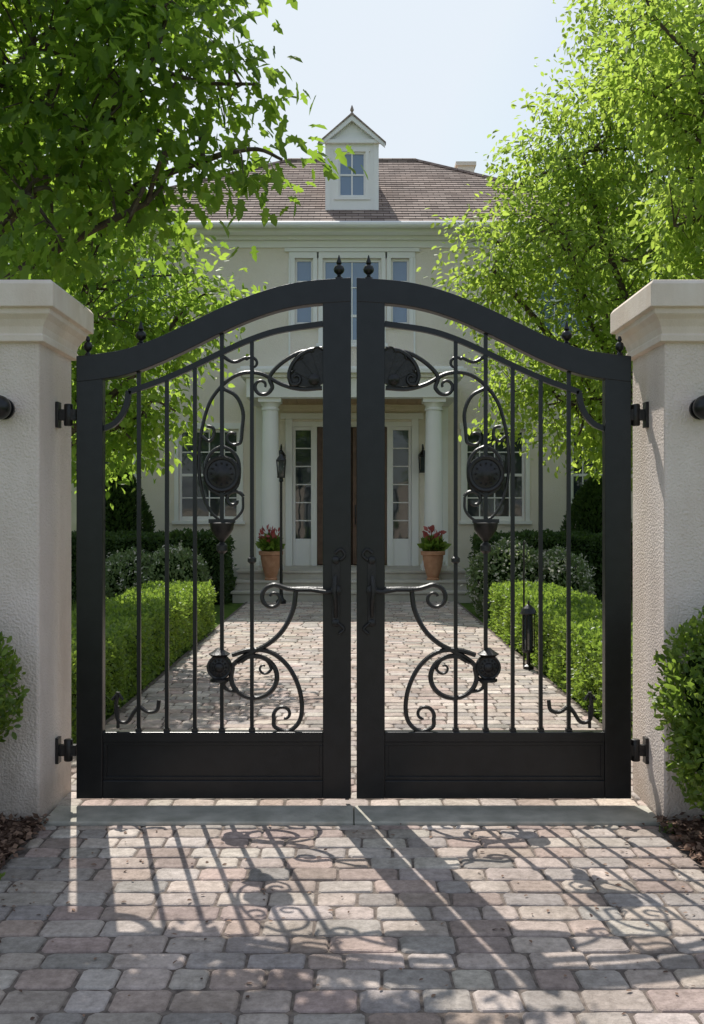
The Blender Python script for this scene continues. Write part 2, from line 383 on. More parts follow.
nt.links.new(hz.outputs[2],nt.nodes['Background'].inputs['Color']); nt.nodes['Background'].inputs['Strength'].default_value=.15

# ------------------------------------------------------------------ ground
mb=MB(); mb.add([(-300,-100,-.035),(300,-100,-.035),(300,500,-.035),(-300,500,-.035)],[(0,1,2,3)]); mb.obj('ground',M_grass)
def pave(x0,x1,y0,y1,mb,seed,gain=1.):
    rr=random.Random(seed); y=y0
    pal=[(.45,.37,.325),(.49,.405,.355),(.42,.36,.33),(.37,.335,.315),(.51,.44,.39),(.42,.325,.285),(.46,.41,.37),(.34,.305,.285),(.45,.34,.295),(.54,.48,.43),(.39,.30,.265)]
    while y<y1-.02:
        h=rr.uniform(.125,.155); h=min(h,y1-y)
        x=x0-(rr.uniform(0,.18))
        while x<x1:
            wd=rr.choice([.14,.17,.2,.215,.235,.26])*rr.uniform(.96,1.04)
            a=max(x,x0); b=min(x+wd,x1); x+=wd
            if b-a<.05: continue
            g=rr.uniform(.003,.006); xa,xb,ya,yb=a+g,b-g,y+g,y+h-g
            ch=rr.uniform(.010,.022); j=lambda:rr.uniform(-.0035,.0035)
            out=[(xa+ch,ya+j()),(( xa+xb)/2,ya+j()),(xb-ch,ya+j()),(xb+j(),ya+ch),(xb+j(),yb-ch),(xb-ch,yb+j()),((xa+xb)/2,yb+j()),(xa+ch,yb+j()),(xa+j(),yb-ch),(xa+j(),ya+ch)]
            cx,cy=(xa+xb)/2,(ya+yb)/2; zt=rr.uniform(-.003,.002); tx,ty=rr.uniform(-.016,.016),rr.uniform(-.016,.016)
            vs=[]
            for ins,z in ((0,-.032),(0,-.009),(.004,-.003),(.012,0)):
                for (px,py) in out:
                    dx,dy=px-cx,py-cy
                    fx=1-ins/max(abs(xb-xa)/2,.01); fy=1-ins/max(abs(yb-ya)/2,.01)
                    zz=z+zt+(tx*dx+ty*dy if z>-.03 else 0)
                    vs.append((cx+dx*fx,cy+dy*fy,zz))
            fs=[]
            for i in range(3):
                for k in range(10):
                    k2=(k+1)%10; fs.append((i*10+k,i*10+k2,(i+1)*10+k2,(i+1)*10+k))
            fs.append(tuple(30+k for k in range(10)))
            c=rr.choice(pal); v=rr.uniform(.84,1.13)*gain
            gr=sum(c)/3; c=[q*.78+gr*t*.22 for q,t in zip(c,(1.08,1.0,.92))]
            mb.add(vs,fs,0,(c[0]*v,c[1]*v*rr.uniform(.98,1.02),c[2]*v*rr.uniform(.97,1.03),1))
        y+=h
mb=MB(); pave(-1.58,1.58,-4,5.12,mb,3,1.1); pave(-1.86,1.86,5.44,17.93,mb,5,1.2)
drv=empty('paved_driveway')
mb.obj('pavers',M_paver,drv,fixn=False)
mb=MB(); mb.box(-1.6,1.6,-4,5.13,-.06,-.0095); mb.box(-1.9,1.9,5.43,17.94,-.06,-.0095); mb.obj('bedding_sand',M_sand,drv)
mb=MB()
xs=[-1.60,0.01,1.60]
for a,b in zip(xs[:-1],xs[1:]): mb.box(a+.002,b-.002,5.135,5.425,-.06,.010)
mb.obj('gate_threshold',M_concrete,None,bevel=.008)
mb=MB()
for sx in (-1,1):
    (xa,xb,ya,yb)=(1.6,3.2,1.5,5.15)
    gx=np.linspace(xa,xb,26); gy=np.linspace(ya,yb,50); vs=[];fs=[]
    for yy in gy:
        for xx in gx: vs.append((sx*xx,yy,.004+.03*min(1,(xx-xa)*3)+R.normal(0,.007)))
    for i in range(49):
        for k in range(25):
            fs.append((i*26+k,i*26+k+1,(i+1)*26+k+1,(i+1)*26+k))
    mb.add(vs,fs)
bed=empty('mulch_bed'); mb.obj('soil',M_mulch,bed)
n=9000; P=np.stack([R.choice([-1,1],n)*(1.57+1.3*R.uniform(0,1,n)**1.5),R.uniform(2.5,5.15,n),R.uniform(.012,.045,n)],1)
leaves('wood_chips',P,rv(n)*np.array([1,1,.35]),rv(n,.5)+np.array([0,0,1.]),.04,T_SIMPLE,ML_chip,bed)
n=34000; P=np.stack([R.choice([-1,1],n)*R.uniform(2.5,7,n),R.uniform(6,17.5,n),np.full(n,-.035)],1)
T_BLADE=(np.array([(0,-.06,0),(0,.06,0),(1,0,.1)]),[(0,1,2)])
leaves('lawn_grass',P,rv(n,.3)+np.array([0,0,1.]),rv(n),.13,T_BLADE,ML_hedge)
tuf=[(-1.57,4.35),(1.58,4.15),(1.6,3.7),(-1.58,3.9),(1.59,5.02)]
P=np.concatenate([np.array([x,y,0.])+R.normal(0,.022,(22,3))*np.array([1,1,0]) for x,y in tuf])
leaves('weeds',P,rv(len(P),.5)+np.array([0,0,.9]),rv(len(P)),.04,T_OVAL,ML_hedge)
n=260; P=np.stack([R.uniform(-1.5,1.5,n),R.uniform(2.9,5.1,n),np.full(n,.006)],1); k=n//2; P[:k,0]=np.sign(P[:k,0])*(1.55-np.abs(R.normal(0,.25,k)))
leaves('fallen_leaves',P,rv(n)*np.array([1,1,.1]),rv(n,.2)+np.array([0,0,1.]),.022,T_OVAL,ML_chip)

# ------------------------------------------------------------------ gate pillars
def pillar(sx):
    e=empty('gate_pillar'); xi,xo=1.61,2.36; y0,y1=5.15,5.75
    f=lambda a,b:(min(sx*a,sx*b),max(sx*a,sx*b))
    mb=MB(); a,b=f(xi,xo); mb.box(a,b,y0,y1,-.06,2.50); mb.obj('shaft',M_pillar,e,bevel=.014)
    mb=MB(); prof=[(.004,2.47),(.03,2.475),(.03,2.505),(.022,2.515),(.03,2.55),(.05,2.585),(.075,2.61),(.075,2.635),(.10,2.64),(.10,2.755),(.085,2.777),(-.28,2.83)]
    rg=[]
    for o_,z in prof: a,b=f(xi-o_,xo+o_); rg.append((a,b,y0-o_,y1+o_,z))
    mb.rings(rg); mb.obj('cap',M_cap,e,bevel=.004)
    return e
pillar(-1); pillar(1)
for sx in (-1,1):
    e=empty('wall_light'); c=(sx*1.79,5.149,2.13)
    mb=MB(); mb.lathe([(.055,-.0),(.055,.018),(.03,.02),(.03,.05),(.052,.055),(.062,.075),(.062,.10),(.05,.125),(.028,.142),(.004,.147)],c,28,axis='Y')
    mb.obj('housing',M_iron,e,smooth=True)
    mb=MB(); mb.lathe([(.008,.145),(.008,.16),(.001,.166)],c,12,axis='Y'); mb.obj('knob',M_ironr,e)
for sx in (-1,1):
    e=empty('boundary_wall')
    mb=MB(); a,b=sorted((sx*2.362,sx*12)); mb.box(a,b,5.30,5.60,-.06,1.6); mb.obj('wall',M_pillar,e)
    mb=MB(); mb.box(a+.002,b-.002,5.26,5.64,1.602,1.68); mb.obj('coping',M_cap,e,bevel=.01)

# ------------------------------------------------------------------ gate
D=5.45; K=D/1000
gate=empty('driveway_gate')
frame=MB(); bars=MB(); scr=MB(); panel=MB(); fin=MB(); hard=MB()
top=[(78,357),(104,354),(130,349),(160,338),(190,324),(220,309.5),(250,297),(280,287.5),(310,282),(351,279)]
botc=[(78,383),(104,380),(130,375),(160,364),(190,350),(220,335),(250,321.5),(280,311.5),(310,306),(351,303)]
sec=[(129,392),(160,381),(190,368),(220,353.5),(250,340),(280,330.5),(323,324)]
for mir in (0,1):
    gx=lambda px:((707.6-px if mir else px)-352)*K
    gz=lambda py:1.6-(py-512)*K
    G=lambda p:(gx(p[0]),gz(p[1]))
    def Lp(pts,y=D): return [(gx(p[0]),y,gz(p[1])) for p in pts]
    h=.034
    frame.box(gx(78),gx(104),D-h,D+h,gz(797),gz(370))
    frame.box(gx(323),gx(351),D-h,D+h,gz(797),gz(290))
    tp=[G(p) for p in catmull(top,6)]; bt=[G(p) for p in catmull(botc,6)]
    frame.strip(tp,bt,D-h-.002,D+h+.002)
    frame.box(gx(104),gx(323),D-h+.003,D+h-.003,gz(741),gz(731))
    frame.box(gx(104),gx(323),D-h+.003,D+h-.003,gz(797),gz(779))
    panel.box(gx(103),gx(324),D-.012,D+.012,gz(780),gz(740))
    for (a,b,c,d) in ((104,323,741,744.5),(104,323,775.5,779),(104,107.5,744.5,775.5),(319.5,323,744.5,775.5)):
        panel.box(gx(a),gx(b),D-.022,D-.012,gz(c),gz(d))
    SQ=.0145
    scp=catmull(sec,6); sxs=[p[0] for p in scp]; szs=[p[1] for p in scp]
    topb=catmull(botc,6); txs=[p[0] for p in topb]; tzs=[p[1] for p in topb]
    for px in (139,167,195,222,252):
        yt=np.interp(px,sxs,szs)
        bars.tube(Lp([(px,733),(px,yt)]),SQ,4)
        if px in (139,222): bars.tube(Lp([(px,yt),(px,np.interp(px,txs,tzs)-2)]),SQ,4)
        scr.box(gx(px-3),gx(px+3),D-.018,D+.018,gz(731),gz(728))
    bars.tube(Lp(scp),.021,4)
    bars.tube(Lp(catmull([(103,429),(114,424),(122,415),(127,404),(129,391)],5)),.021,4)
    def sc(pts,r=.0125,y=D,smooth=True,taper=False):
        p=catmull(pts,5) if smooth else pts
        n=len(p); rr=[r]*n
        if taper: rr=[r*(1-.45*i/n) for i in range(n)]
        scr.tube(Lp(p,y),rr,6)
    sc([(322,388),(300,389),(281,384),(262,374),(243,373),(226,382),(211,400),(203,424),(199,452),(200,480),(206,503),(217,518),(231,521),(242,511),(243,497)],taper=True)
    sc(spiral(234,500,10,3,-20,-330),.010,smooth=False)
    sc([(222,388),(236,396),(243,412),(242,430)]+spiral(233,437,10,3,-20,340,14)[2:],.011,taper=True)
    sc([(322,352),(302,352),(283,362),(270,376)]+spiral(262,386,11,3,-40,420,20)[2:],.0125,taper=True)
    sc([(222,356),(234,362),(245,358)]+spiral(252,364,8,2,200,300,14)[1:],.010,taper=True)
    sc([(222,446),(212,452),(206,464),(208,486),(222,496)],.010); sc([(222,446),(233,452),(239,464),(237,486),(222,496)],.010)
    sc([(202,436),(209,441),(214,436),(213,428),(207,426)],.009)
    # forged solid crest with overlapping leaves and a curled end beside the meeting stile
    cx0,cy0=323,387
    for k,(a0,a1,rr0) in enumerate(((181,212,32),(208,236,34),(232,256,35),(252,270,36))):
        outp=[];inp=[]
        for i in range(9):
            a=math.radians(a0+(a1-a0)*i/8); bulge=1+.09*math.sin(math.pi*i/8)
            outp.append((cx0+rr0*bulge*math.cos(a),cy0+rr0*bulge*math.sin(a))); inp.append((cx0+3*math.cos(a),cy0+3*math.sin(a)))
        scr.strip([G(p) for p in outp],[G(p) for p in inp],D-.010-.006*k,D+.006+.001*k)
        scr.tube(Lp(outp,D-.012-.006*k),.006,5)
    sc([(322,349),(309,351),(299,357),(292,366),(289,376)]+spiral(296,379,7,2,160,-300,12)[1:],.012,y=D-.02,taper=True)
    scr.lathe([(.03,.02),(.03,.036),(.02,.045),(.004,.05)],(gx(314),D,gz(380)),14,axis='Y')
    def disc(px,py,r):
        c=(gx(px),D,gz(py)); r=r*K
        scr.lathe([(r*.9,-.022),(r,-.018),(r,.018),(r*.92,.026),(r*.8,.024),(r*.76,.016),(r*.4,.02),(r*.3,.03),(r*.12,.034)],c,28,axis='Y')
        for k in range(12):
            a=k*math.pi/6; scr.lathe([(.006,.01),(.006,.022),(.002,.026)],(c[0]+r*.58*math.cos(a),D,c[2]+r*.58*math.sin(a)),6,axis='Y')
    disc(222,474,18.5); disc(219.5,667,12.5)
    scr.box(gx(209),gx(235),D-.02,D+.02,gz(523),gz(519))
    scr.lathe([(.010,-.105),(.022,-.09),(.04,-.07),(.062,-.035),(.068,0),(.03,.004)],(gx(222),D,gz(523)),20)
    scr.lathe([(.012,-.012),(.045,0),(.06,.012),(.03,.03),(.012,.045)],(gx(219.5),D,gz(656)),16)
    scr.lathe([(.012,-.02),(.05,-.012),(.05,.0),(.02,.012)],(gx(219.5),D,gz(679)),16)
    scr.lathe([(.015,-.03),(.03,-.015),(.03,.015),(.015,.03)],(gx(222),D,gz(548)),12)
    scr.lathe([(.012,-.02),(.024,-.01),(.024,.01),(.012,.02)],(gx(252),D,gz(560)),12)
    sc([(334,590),(310,589),(290,589),(276,585)]+spiral(273,598,13,3.5,-80,-430,22)[1:],.014,taper=True)
    sc([(296,590),(293,610),(283,630),(268,644),(248,654),(234,664)]+[(254+23*math.cos(math.radians(a)),677+21*math.sin(math.radians(a))) for a in range(200,-140,-24)],.0135)
    sc([(232,655),(250,650),(270,652),(287,665),(298,685),(302,706),(299,722),(288,731),(275,727)]+spiral(284,715,12,3,120,330,18)[2:],.0135,taper=True)
    sc([(241,662),(254,655),(266,660),(271,668)]+spiral(264,668,7,2,0,300,12)[1:],.009,taper=True)
    sc([(232,676),(224,684),(228,690),(240,692)],.010)
    sc([(118,692),(116,706),(118,720),(127,722),(134,712),(139,706)],.011); sc([(159,700),(157,710),(148,712),(139,706)],.011)
    sc([(118,728),(118,706)],.009,smooth=False); sc([(112,700),(118,694),(123,700)],.008)
    for px,base,s in ((88,357,.8),(141,346,1.0),(339,280,1.0)):
        fin.lathe([(.022*s,-.02),(.022*s,.012),(.012,.02),(.010*s,.028),(.026*s,.042),(.030*s,.058),(.024*s,.074),(.010*s,.084),(.016*s,.092),(.009*s,.112),(.002,.136*s)],(gx(px),D,gz(base)),16)
    s=1 if mir else -1
    for py in (415,750):
        z=gz(py); hard.box(s*1.6095,s*1.592,D-.03,D+.03,z-.07,z+.07)
        hard.box(s*1.593,s*1.50,D-.018,D+.018,z-.03,z+.03)
        hard.lathe([(.02,-.06),(.024,-.055),(.024,.055),(.02,.06)],(s*1.545,D,z),14)
    hx=gx(336); zc=gz(590)
    hard.box(hx-.022,hx+.022,D-h-.012,D-h-.001,gz(622),gz(560))
    for py in (560,622): hard.lathe([(.022,0),(.022,.014),(.012,.02)],(hx,D-h,gz(py)),14,axis='Y')
    hard.lathe([(.03,0),(.03,.02),(.014,.024),(.014,.065),(.02,.07),(.004,.078)],(hx,D-h,zc),16,axis='Y')
    hard.tube([(hx,D-h-.06,gz(575)),(hx+(.008 if mir else -.008),D-h-.075,gz(590)),(hx,D-h-.06,gz(604)),(hx,D-h-.03,gz(616))],[.010,.016,.013,.009],8)
    hard.tube([(hx,D-h-.05,gz(590)),(gx(326),D-h-.055,gz(591)),(gx(312),D-h-.04,gz(589)),(gx(296),D-.02,gz(590))],[.014,.012,.011,.009],8)
    hard.tube(Lp(catmull([(340,560),(345,555),(341,549),(335,553)],4),D-h-.02),.008,6)
    hard.tube(Lp(catmull([(338,622),(344,628),(339,633)],4),D-h-.02),.008,6)
hard.box((345-352)*K,(349-352)*K,D+.036,D+.052,.02,1.0)
frame.obj('frame',M_iron,gate,bevel=.004); panel.obj('kick_panels',M_iron,gate,bevel=.002)
bars.obj('bars',M_iron,gate); scr.obj('scrollwork',M_ironr,gate,smooth=True); fin.obj('finials',M_iron,gate,smooth=True); hard.obj('hinges_and_handles',M_ironr,gate,bevel=.002,smooth=True)

# ------------------------------------------------------------------ house
house=empty('stucco_house'); YW=20.5; HW=6.0; ZE=7.15
wins_u=[(-1.17,-.80,5.43,6.80),(-.60,.60,5.05,6.80),(.80,1.17,5.43,6.80),(-4.9,-3.8,5.2,6.7),(3.8,4.9,5.2,6.7)]
wins_l=[(-3.55,-2.32,1.42,3.30),(2.32,3.55,1.42,3.30),(-5.5,-4.5,1.42,3.30),(4.5,5.5,1.42,3.30)]
door=(-1.22,1.22,.5,3.45)
ops=wins_u+wins_l+[door]
def wallgrid(mb,x0,x1,z0,z1,ops,y0,y1):
    xs=sorted({x0,x1,*[o[0] for o in ops],*[o[1] for o in ops]}); 
    for a,b in zip(xs[:-1],xs[1:]):
        m=(a+b)/2; cur=z0
        for o in sorted([o for o in ops if o[0]<m<o[1]],key=lambda o:o[2]):
            if o[2]>cur: mb.box(a,b,y0,y1,cur,o[2])
            cur=o[3]
        if cur<z1: mb.box(a,b,y0,y1,cur,z1)
mb=MB(); wallgrid(mb,-HW,HW,-.05,ZE,ops,YW,YW+.3)
mb.box(-HW,-HW+.3,YW+.3,31,-.05,ZE); mb.box(HW-.3,HW,YW+.3,31,-.05,ZE); mb.box(-HW+.3,HW-.3,30.7,31,-.05,ZE)
mb.obj('walls',M_wall,house,fixn=False)
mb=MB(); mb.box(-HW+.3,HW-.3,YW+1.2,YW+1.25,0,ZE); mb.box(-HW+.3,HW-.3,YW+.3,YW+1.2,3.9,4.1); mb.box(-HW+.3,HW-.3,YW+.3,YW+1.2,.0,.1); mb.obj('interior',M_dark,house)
tr=MB(); gl=MB(); gd=MB()
def window(o,nx,nz,g,split=True,fw=.07):
    x0,x1,z0,z1=o
    for (a,b,c,d) in ((x0-.09,x0,z0,z1),(x1,x1+.09,z0,z1),(x0-.12,x1+.12,z1,z1+.12)): tr.box(a,b,YW-.035,YW+.02,c,d)
    tr.box(x0-.13,x1+.13,YW-.07,YW+.02,z0-.07,z0)
    for (a,b,c,d) in ((x0,x0+fw*.6,z0,z1),(x1-fw*.6,x1,z0,z1),(x0+fw*.6,x1-fw*.6,z1-fw*.7,z1),(x0+fw*.6,x1-fw*.6,z0,z0+fw)): tr.box(a,b,YW+.06,YW+.12,c,d)
    for i in range(1,nx):
        x=x0+(x1-x0)*i/nx; tr.box(x-.012,x+.012,YW+.075,YW+.105,z0+fw,z1-fw*.7)
    for i in range(1,nz):
        z=z0+(z1-z0)*i/nz; hgt=.028 if (split and i==nz//2) else .012
        tr.box(x0+fw*.6,x1-fw*.6,YW+.072,YW+.108,z-hgt,z+hgt)
    g.box(x0,x1,YW+.095,YW+.10,z0,z1)
for o in wins_u[:1]+wins_u[2:3]: window(o,1,3,gl)
window(wins_u[1],2,3,gl,fw=.09)
for o in wins_u[3:]: window(o,3,4,gl)
for o in wins_l: window(o,4,4,gd,fw=.09)
tr.box(-1.38,1.38,YW-.06,YW-.036,6.925,7.0); tr.box(-1.30,-1.262,YW-.03,YW+.02,4.6,6.80); tr.box(1.262,1.30,YW-.03,YW+.02,4.6,6.80)
y=YW
for s in (-1,1):
    a,b=sorted((s*1.22,s*1.36)); tr.box(a,b,y-.06,y+.1,.5,3.5)
    a,b=sorted((s*.72,s*.84)); tr.box(a,b,y-.02,y+.14,.5,3.35)
    a,b=sorted((s*1.16,s*1.22)); tr.box(a,b,y+.02,y+.14,.5,3.35)
    a,b=sorted((s*.84,s*1.16)); tr.box(a,b,y+.03,y+.13,.5,1.05); tr.box(a,b,y+.03,y+.13,3.28,3.35)
    for k in range(1,6): z=1.05+k*(2.23/6); tr.box(a,b,y+.06,y+.10,z-.012,z+.012)
    gd.box(a,b,y+.085,y+.09,1.05,3.28)
tr.box(-1.22,1.22,y-.02,y+.14,3.35,3.45); tr.box(-1.46,1.46,y-.10,y+.02,3.50,3.62)
dm=MB(); hd=MB()
for s in (-1,1):
    a,b=sorted((s*.012,s*.72)); dm.box(a,b,y+.10,y+.15,.52,3.34)
    pa,pb=sorted((s*.12,s*.60))
    dm.box(pa,pb,y+.085,y+.10,.66,1.35)
    for (q0,q1,z0,z1) in ((pa-.03,pa,1.5,3.2),(pb,pb+.03,1.5,3.2),(pa,pb,3.17,3.2),(pa,pb,1.5,1.53)): dm.box(q0,q1,y+.08,y+.10,z0,z1)
    gd.box(pa,pb,y+.09,y+.098,1.53,3.17)
    for k in (1,2,3): z=1.53+k*.41; dm.box(pa,pb,y+.082,y+.092,z-.012,z+.012)
    hd.tube([(s*.07,y+.06,1.35),(s*.07,y+.03,1.5),(s*.07,y+.06,1.75)],.012,6)
dm.obj('front_door',M_wood,house,bevel=.004); hd.obj('door_pulls',M_iron,house)
def ringbox(mb,o,z0,z1,yb=31):
    mb.box(-HW-o,HW+o,YW-o,YW,z0,z1); mb.box(-HW-o,-HW,YW,yb,z0,z1); mb.box(HW,HW+o,YW,yb,z0,z1); mb.box(-HW-o,HW+o,yb,yb+o,z0,z1)
ringbox(tr,.05,7.01,7.15); ringbox(tr,.16,7.152,7.22); ringbox(tr,.42,7.222,7.29); ringbox(tr,.50,7.292,7.37)
PX=1.98; PY=18.72
tr.box(-PX,PX,PY+.02,PY+.30,3.75,4.12); tr.box(-PX,-PX+.28,PY+.30,YW-.001,3.75,4.12); tr.box(PX-.28,PX,PY+.30,YW-.001,3.75,4.12)
tr.box(-PX-.06,PX+.06,PY-.05,YW-.002,4.122,4.19); tr.box(-PX-.16,PX+.16,PY-.15,YW-.003,4.192,4.27); tr.box(-PX-.10,PX+.10,PY-.09,YW-.004,4.272,4.32)
tr.obj('trim_and_window_frames',M_white,house,bevel=.004)
gl.obj('upper_window_glass',M_glass,house); gd.obj('lower_window_glass',M_glassd,house)
mb=MB()
for k in range(17):
    x=-PX+.285+k*.2; mb.box(x+.003,min(x+.197,PX-.285),PY+.305,YW-.005,3.80,3.83)
mb.obj('porch_ceiling',M_ceil,house)
mb=MB()
for s in (-1,1):
    c=(s*1.55,19.0,.5)
    mb.box(c[0]-.23,c[0]+.23,c[1]-.23,c[1]+.23,.502,.60)
    mb.lathe([(.215,.10),(.225,.13),(.215,.17),(.185,.18),(.18,.22),(.178,.8),(.172,1.6),(.155,2.6),(.15,3.02),(.17,3.03),(.17,3.06),(.155,3.07),(.155,3.10),(.19,3.15),(.195,3.17)],c,32)
    mb.box(c[0]-.215,c[0]+.215,c[1]-.215,c[1]+.215,3.67,3.748)
    mb.box(s*1.86-.10,s*1.86+.10,YW-.09,YW-.002,.502,3.748)
mb.obj('columns',M_white,house,smooth=True)
mb=MB()
for i,(yy,z) in enumerate(((17.95,.17),(18.33,.34),(18.71,.5))):
    mb.box(-2.15,2.15,yy+.02,(18.35,18.73,YW-.003)[i],(-.05,.0,.0)[i],z-.045); mb.box(-2.18,2.18,yy-.012,(18.35,18.73,YW-.003)[i]-.002,z-.043,z)
mb.obj('porch_steps',M_step,house,bevel=.008)
mb=MB(); mb.box(-HW-.03,-2.2,YW-.03,YW-.001,-.05,.45); mb.box(2.2,HW+.03,YW-.03,YW-.001,-.05,.45); mb.obj('plinth',M_step,house)
rf=MB(); NB=30; e0=.56; Z0,Z1=7.33,10.62; yb0,yb1=YW-e0,31+e0; xr=1.65; ym=(yb0+yb1)/2
def rr_(t): 
    return (-(HW+e0)*(1-t)-xr*t,(HW+e0)*(1-t)+xr*t,yb0*(1-t)+ym*t,yb1*(1-t)+ym*t,Z0+(Z1-Z0)*t)
for i in range(NB):
    a=rr_(i/NB); b=rr_((i+1)/NB); up_=.022
    A=[(a[0],a[2],a[4]+up_),(a[1],a[2],a[4]+up_),(a[1],a[3],a[4]+up_),(a[0],a[3],a[4]+up_)]
    B=[(b[0],b[2],b[4]),(b[1],b[2],b[4]),(b[1],b[3],b[4]),(b[0],b[3],b[4])]
    L0=[(p[0],p[1],p[2]-up_-.001) for p in A]
    for k in range(4):
        k2=(k+1)%4; rf.add([L0[k],L0[k2],A[k2],A[k],B[k2],B[k]],[(0,1,2,3),(3,2,4,5)],0 if k%2==0 else 1)
rf.add([(-(HW+e0),yb0,Z0),((HW+e0),yb0,Z0),((HW+e0),yb1,Z0),(-(HW+e0),yb1,Z0)],[(3,2,1,0)],0)
rf.tube([(-xr,ym,Z1+.02),(xr,ym,Z1+.02)],.07,6)
for s in (-1,1):
    for yb_ in (yb0,yb1): rf.tube([(s*(HW+e0),yb_,Z0+.03),(s*xr,ym,Z1+.03)],.05,6)
rf.obj('roof',[M_roofx,M_roofy],house,fixn=False)
mb=MB(); mb.tube([(-HW-e0,yb0-.04,Z0-.0),(HW+e0,yb0-.04,Z0-.0)],.06,8); mb.obj('gutter',M_white,house,smooth=True)
dy=21.02; dm=MB(); dw=.56; zb=7.7; ze=9.36; zp=9.86
wx,wz0,wz1=.285,8.22,9.17
for (a,b,c,d) in ((-dw,-wx,zb,ze),(wx,dw,zb,ze),(-wx,wx,zb,wz0),(-wx,wx,wz1,ze)): dm.box(a,b,dy,dy+.12,c,d)
dm.add([(-dw,dy,ze),(dw,dy,ze),(0,dy,zp),(-dw,dy+.12,ze),(dw,dy+.12,ze),(0,dy+.12,zp)],[(0,1,2),(5,4,3),(0,3,4,1),(1,4,5,2),(2,5,3,0)])
dm.box(-dw,-dw+.1,dy+.12,24.5,zb,ze); dm.box(dw-.1,dw,dy+.12,24.5,zb,ze)
for (a,b,c,d) in ((-wx-.07,-wx,wz0,wz1),(wx,wx+.07,wz0,wz1),(-wx-.09,wx+.09,wz1,wz1+.08),(-wx-.10,wx+.10,wz0-.06,wz0)): dm.box(a,b,dy-.03,dy-.001,c,d)
for s in (-1,1): a,b=sorted((s*dw,s*(dw-.1))); dm.box(a,b,dy-.02,dy-.001,zb,ze-.03)
dm.box(-dw-.08,dw+.08,dy-.09,dy-.002,ze-.03,ze+.04)
for (a,b,c,d) in ((-wx,-wx+.04,wz0,wz1),(wx-.04,wx,wz0,wz1),(-wx+.04,wx-.04,wz0,wz0+.05),(-wx+.04,wx-.04,wz1-.04,wz1),(-.015,.015,wz0+.05,wz1-.04)): dm.box(a,b,dy+.03,dy+.08,c,d)
dm.box(-wx+.04,wx-.04,dy+.035,dy+.075,(wz0+wz1)/2-.018,(wz0+wz1)/2+.018)
for s in (-1,1):
    p0=(s*(dw+.13),ze-.06);p1=(0,zp+.04)
    dm.strip([(p0[0],p0[1]+.02),(p1[0],p1[1])],[(p0[0],p0[1]-.07),(p1[0],p1[1]-.11)],dy-.12,dy-.06)
dm.obj('dormer',M_white,house)
mb=MB(); mb.box(-wx,wx,dy+.055,dy+.06,wz0,wz1); mb.obj('dormer_glass',M_glass,house)
mb=MB()
for s in (-1,1):
    mb.strip([(s*(dw+.15),ze-.03),(0,zp+.09)],[(s*(dw+.15),ze-.065),(0,zp+.045)],dy-.14,dy+.0)
    mb.strip([(s*(dw+.01),ze+.062),(0,zp+.09)],[(s*(dw+.01),ze+.02),(0,zp+.045)],dy,25.0)
mb.lathe([(.03,0),(.035,.03),(.015,.05),(.04,.09),(.035,.12),(.006,.2)],(0,dy-.05,zp+.07),10)
mb.obj('dormer_roof',M_roofy,house,fixn=True)
mb=MB(); mb.box(2.85,3.3,27.0,27.6,8,10.95); mb.box(2.80,3.35,26.95,27.65,10.95,11.05); mb.obj('chimney',M_wall,house)
def lantern(mb,mg,c,s=1.):
    x,y_,z=c
    mb.box(x-.06*s,x+.06*s,y_-.06*s,y_+.06*s,z-.02*s,z); mb.box(x-.075*s,x+.075*s,y_-.075*s,y_+.075*s,z+.24*s,z+.26*s)
    for a in (-1,1):
        for b in (-1,1): mb.tube([(x+a*.05*s,y_+b*.05*s,z),(x+a*.068*s,y_+b*.068*s,z+.24*s)],.008*s,4)
    mb.lathe([(.085*s,.26*s),(.05*s,.31*s),(.03*s,.34*s),(.012*s,.36*s),(.018*s,.385*s),(.002,.41*s)],(x,y_,z),8)
    mg.box(x-.042*s,x+.042*s,y_-.042*s,y_+.042*s,z+.0,z+.239*s)
for s in (-1,1):
    mb=MB(); mg=MB(); lantern(mb,mg,(s*1.44,YW-.22,2.42),1.25)
    mb.tube([(s*1.44,YW-.02,2.62),(s*1.44,YW-.10,2.98),(s*1.44,YW-.22,2.93)],.015,6); mb.box(s*1.44-.04,s*1.44+.04,YW-.02,YW-.001,2.5,2.8)
    mb.obj('wall_lantern',M_iron,house); mg.obj('lantern_glass',M_glassd,house)
e=empty('lamp_post'); mb=MB(); mg=MB(); lantern(mb,mg,(-1.24,17.5,2.22),1.1)
mb.lathe([(.09,0),(.09,.05),(.05,.09),(.035,.14),(.028,.3),(.025,1.0),(.022,2.12),(.04,2.14),(.03,2.2)],(-1.24,17.5,0),12)
mb.obj('post_and_frame',M_iron,e); mg.obj('glass',M_glassd,e)
e=empty('path_light'); mb=MB(); mg=MB(); c=(1.80,10.2)
mb.lathe([(.055,0),(.055,.03),(.02,.05),(.018,.16),(.06,.17),(.065,.19)],(c[0],c[1],0),14)
for k in range(6):
    a=k*math.pi/3; mb.tube([(c[0]+.058*math.cos(a),c[1]+.058*math.sin(a),.18),(c[0]+.058*math.cos(a),c[1]+.058*math.sin(a),.56)],.008,4)
mb.lathe([(.085,.56),(.09,.57),(.06,.62),(.025,.65),(.01,.66),(.014,.68),(.002,.70)],(c[0],c[1],0),14)
mg.lathe([(.045,.19),(.05,.3),(.045,.56)],(c[0],c[1],0),12)
mb.tube([(c[0]-.03,c[1]+.1,0),(c[0]-.03,c[1]+.1,1.3)],.010,6)
mb.obj('post',M_iron,e); mg.obj('lens',M_glassd,e)

